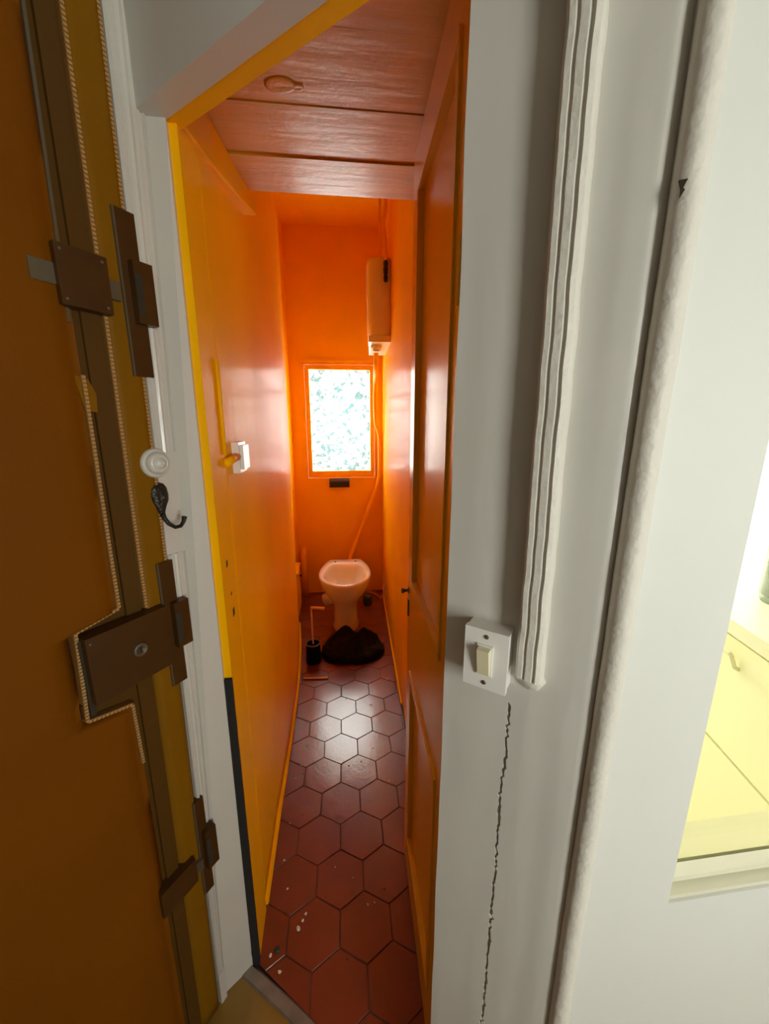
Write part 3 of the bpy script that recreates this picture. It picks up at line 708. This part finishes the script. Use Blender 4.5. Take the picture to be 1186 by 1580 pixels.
for x in (-.075, .075): finish('seat_hole', lathe(new(), [(.0085, .4025), (.0085, .396)], 12, 'z', (x, .455, 0)), 'hole', tp)
tag(finish('water_hose', tube(new(), [(-.17, 2.62, .20), (-.11, 2.60, .215), (-.06, 2.60, .19), (-.03, 2.62, .15), (-.005, 2.66, .17), (.002, 2.70, .24)], .006, 8), 'redhose', smooth=True), 'thin reddish hose looping from the toilet to the right wall', 'hose')
bm = new(); lathe(bm, [(.0001, 0), (.034, .002), (.038, .03), (.036, .07), (.030, .085), (.0001, .088)], 16, 'z', (-.135, 2.83, 0))
tag(finish('sponge_cup', bm, 'green', smooth=True), 'small dark green cup on the floor behind the toilet', 'cup')

# toilet brush and holder
bh = thing('brush_holder', (-.428, 2.075, 0), 0, 'black toilet brush holder on the floor beside the black bag', 'brush holder')
finish('cup', lathe(new(), [(.001, 0), (.046, .001), (.044, .06), (.041, .120), (.037, .120), (.038, .02), (.001, .012)], 24), 'black', bh, smooth=False)
finish('rim_ring', lathe(new(), [(.0425, .116), (.044, .122), (.040, .124), (.036, .122), (.038, .116)], 24), 'steel', bh, smooth=True)
tb_ = thing('toilet_brush', (-.428, 2.075, .014), 0, 'toilet brush with thin pale rod standing in the black holder', 'brush')
finish('rod', tube(new(), [(0, 0, .0), (-.002, 0, .34)], .005, 8), 'cistern', tb_)
finish('grip', tube(new(), [(-.006, 0, .338), (.03, 0, .336), (.075, .002, .330)], [.007, .009, .010], 10), 'stick', tb_, smooth=True)
finish('bristles', lathe(new(), [(.004, .0), (.026, .004), (.028, .05), (.022, .075), (.004, .08)], 14), 'black', tb_)

# black bag slumped on the floor
bm = new(); bmesh.ops.create_icosphere(bm, subdivisions=5, radius=1)
for v in bm.verts:
    p = v.co.copy()
    a = math.atan2(p.y, p.x)
    r = 1 + .16 * math.cos(2 * a + .7) + .10 * nzv(math.cos(a) * 1.4, math.sin(a) * 1.4, 5)
    x, y = p.x * r * .176, p.y * r * .165
    h = .072 * (1 + .5 * nzv(p.x * 1.8, p.y * 1.8, 2)) * max(0, p.z) ** .7
    h *= 1 + .9 * math.exp(-((p.x + .05) ** 2 + (p.y - .55) ** 2) / .12) + .7 * math.exp(-((p.x - .62) ** 2 + (p.y - .3) ** 2) / .10)
    f = .012 * nzv(p.x * 5, p.y * 5, p.z * 5) + .006 * abs(nzv(p.x * 12, p.y * 12, p.z * 12))
    v.co = (x + f, y + f, max(.0008, h + f * max(0, p.z) * 1.5) if p.z > -.05 else .0008)
o = finish('black_bag', bm, 'black', smooth=True, loc=(-.205, 2.175, 0), rz=R(20)); tag(o, 'crumpled black bag slumped on the tiles in front of the toilet', 'bag')

# yellow stick
bm = tube(new(), [(-.455, 1.902, .006), (-.318, 1.906, .006)], [.0045, .0055], 8)
tag(finish('stick', bm, 'stick'), 'thin yellow stick lying on the tiles by the left wall', 'stick')

# litter on the tiles
def chip(loc, size, m, name, label, cat, group=None, h=.5):
    b = new(); n = 6; rad = [random.uniform(.6, 1.1) for _ in range(n)]
    base = [(size * rad[k] * math.cos(2 * math.pi * k / n), size * rad[k] * math.sin(2 * math.pi * k / n) * .75) for k in range(n)]
    loft(b, [[(x, y, .0005) for x, y in base], [(x * .7, y * .7, size * h) for x, y in base]])
    o = finish(name, b, m, loc=(loc[0], loc[1], 0), rz=random.uniform(0, 6)); tag(o, label, cat, group); return o
chip((-.245, .805), .0085, 'chip', 'plaster_crumb', 'largest of the white plaster crumbs near the doorway', 'crumb')
chip((-.236, .822), .006, 'chip', 'plaster_crumb', 'white plaster crumb just behind the largest crumb', 'crumb')
chip((-.231, .838), .005, 'chip', 'plaster_crumb', 'tiny white plaster crumb furthest in the row of three', 'crumb')
chip((-.292, .758), .011, 'green', 'glass_shard', 'dark green shard on the tiles near the left jamb', 'shard')
chip((-.308, .748), .006, 'chip', 'plaster_crumb', 'white crumb touching the dark green shard', 'crumb')
chip((-.275, .715), .006, 'chip', 'plaster_crumb', 'white crumb on the tiles closest to the threshold', 'crumb')
chip((.015, 1.90), .012, 'chip', 'paint_flake', 'pale paint flake by the right wall near the black bag', 'flake')
for x, y in ((-.34, 1.10), (-.33, .98), (-.36, 1.28), (-.35, 1.34), (-.10, .93), (-.06, 1.19), (-.05, .86), (-.03, .865), (.02, 1.27), (-.17, 1.13), (-.14, 1.66), (-.07, 1.70), (-.20, 1.74), (-.02, 1.60), (-.16, .96), (-.30, .90)):
    chip((x, y), random.uniform(.0025, .0045), 'chip', 'paint_crumb', 'tiny pale paint crumb scattered on the red tiles', 'crumb', 'tiny pale crumbs on the tiles')
for x, y in ((-.335, 1.30), (-.30, 1.13), (-.345, 1.44), (-.12, 1.48), (-.06, 1.53), (-.10, 1.36), (-.15, 1.34), (-.18, .88), (-.10, .74), (.0, .90), (-.29, .84), (-.05, 1.43)):
    chip((x, y), random.uniform(.003, .005), 'chipdark', 'dirt_crumb', 'tiny dark dirt crumb scattered on the red tiles', 'crumb', 'tiny dark crumbs on the tiles')

# ------------------------------------------------------------------ kitchen beyond the interior window
ku = thing('kitchen_unit', KC.loc, KC.r, 'pale yellow kitchen drawer unit seen through the interior window', 'cabinet')
finish('body', box(new(), -.62, .28, .02, .58, .10, .865), 'yellow', ku)
finish('plinth', box(new(), -.62, .28, .06, .55, 0, .10), 'olive', ku)
for x0, x1 in ((-.618, -.112), (-.108, .278)):
    for z0, z1 in ((.545, .855), (.11, .537)):
        o = finish('drawer', box(new(), x0, x1, 0.0, .019, z0, z1), 'yellow', ku, bevel=.003)
        if z0 > .5:
            e_ = x1 - .225
            finish('handle', tube(new(), [(e_ - .16, 0.0, .826), (e_ - .16, -.024, .826), (e_ - .004, -.024, .826), (e_, -.022, .820), (e_, -.010, .79), (e_, 0, .785)], .005, 8), 'yellow_dk', o)
tag(finish('worktop', box(new(), -1.6, .285, -.012, .60, .867, .905), 'worktop', loc=KC.loc, rz=KC.r, bevel=.004), 'cream worktop on the yellow kitchen unit', 'worktop')
jr = thing('glass_jar', KC.w(-.10, .20, .905), 0, 'tall grey green glass jar on the kitchen worktop', 'jar')
finish('body', lathe(new(), [(.001, .0), (.05, .002), (.055, .02), (.055, .17), (.045, .20), (.042, .235), (.038, .235), (.040, .20), (.05, .17), (.05, .02), (.001, .008)], 24), 'jar', jr, smooth=True)
finish('lid', lathe(new(), [(.001, .236), (.044, .237), (.044, .252), (.001, .255)], 20), 'steel', jr)
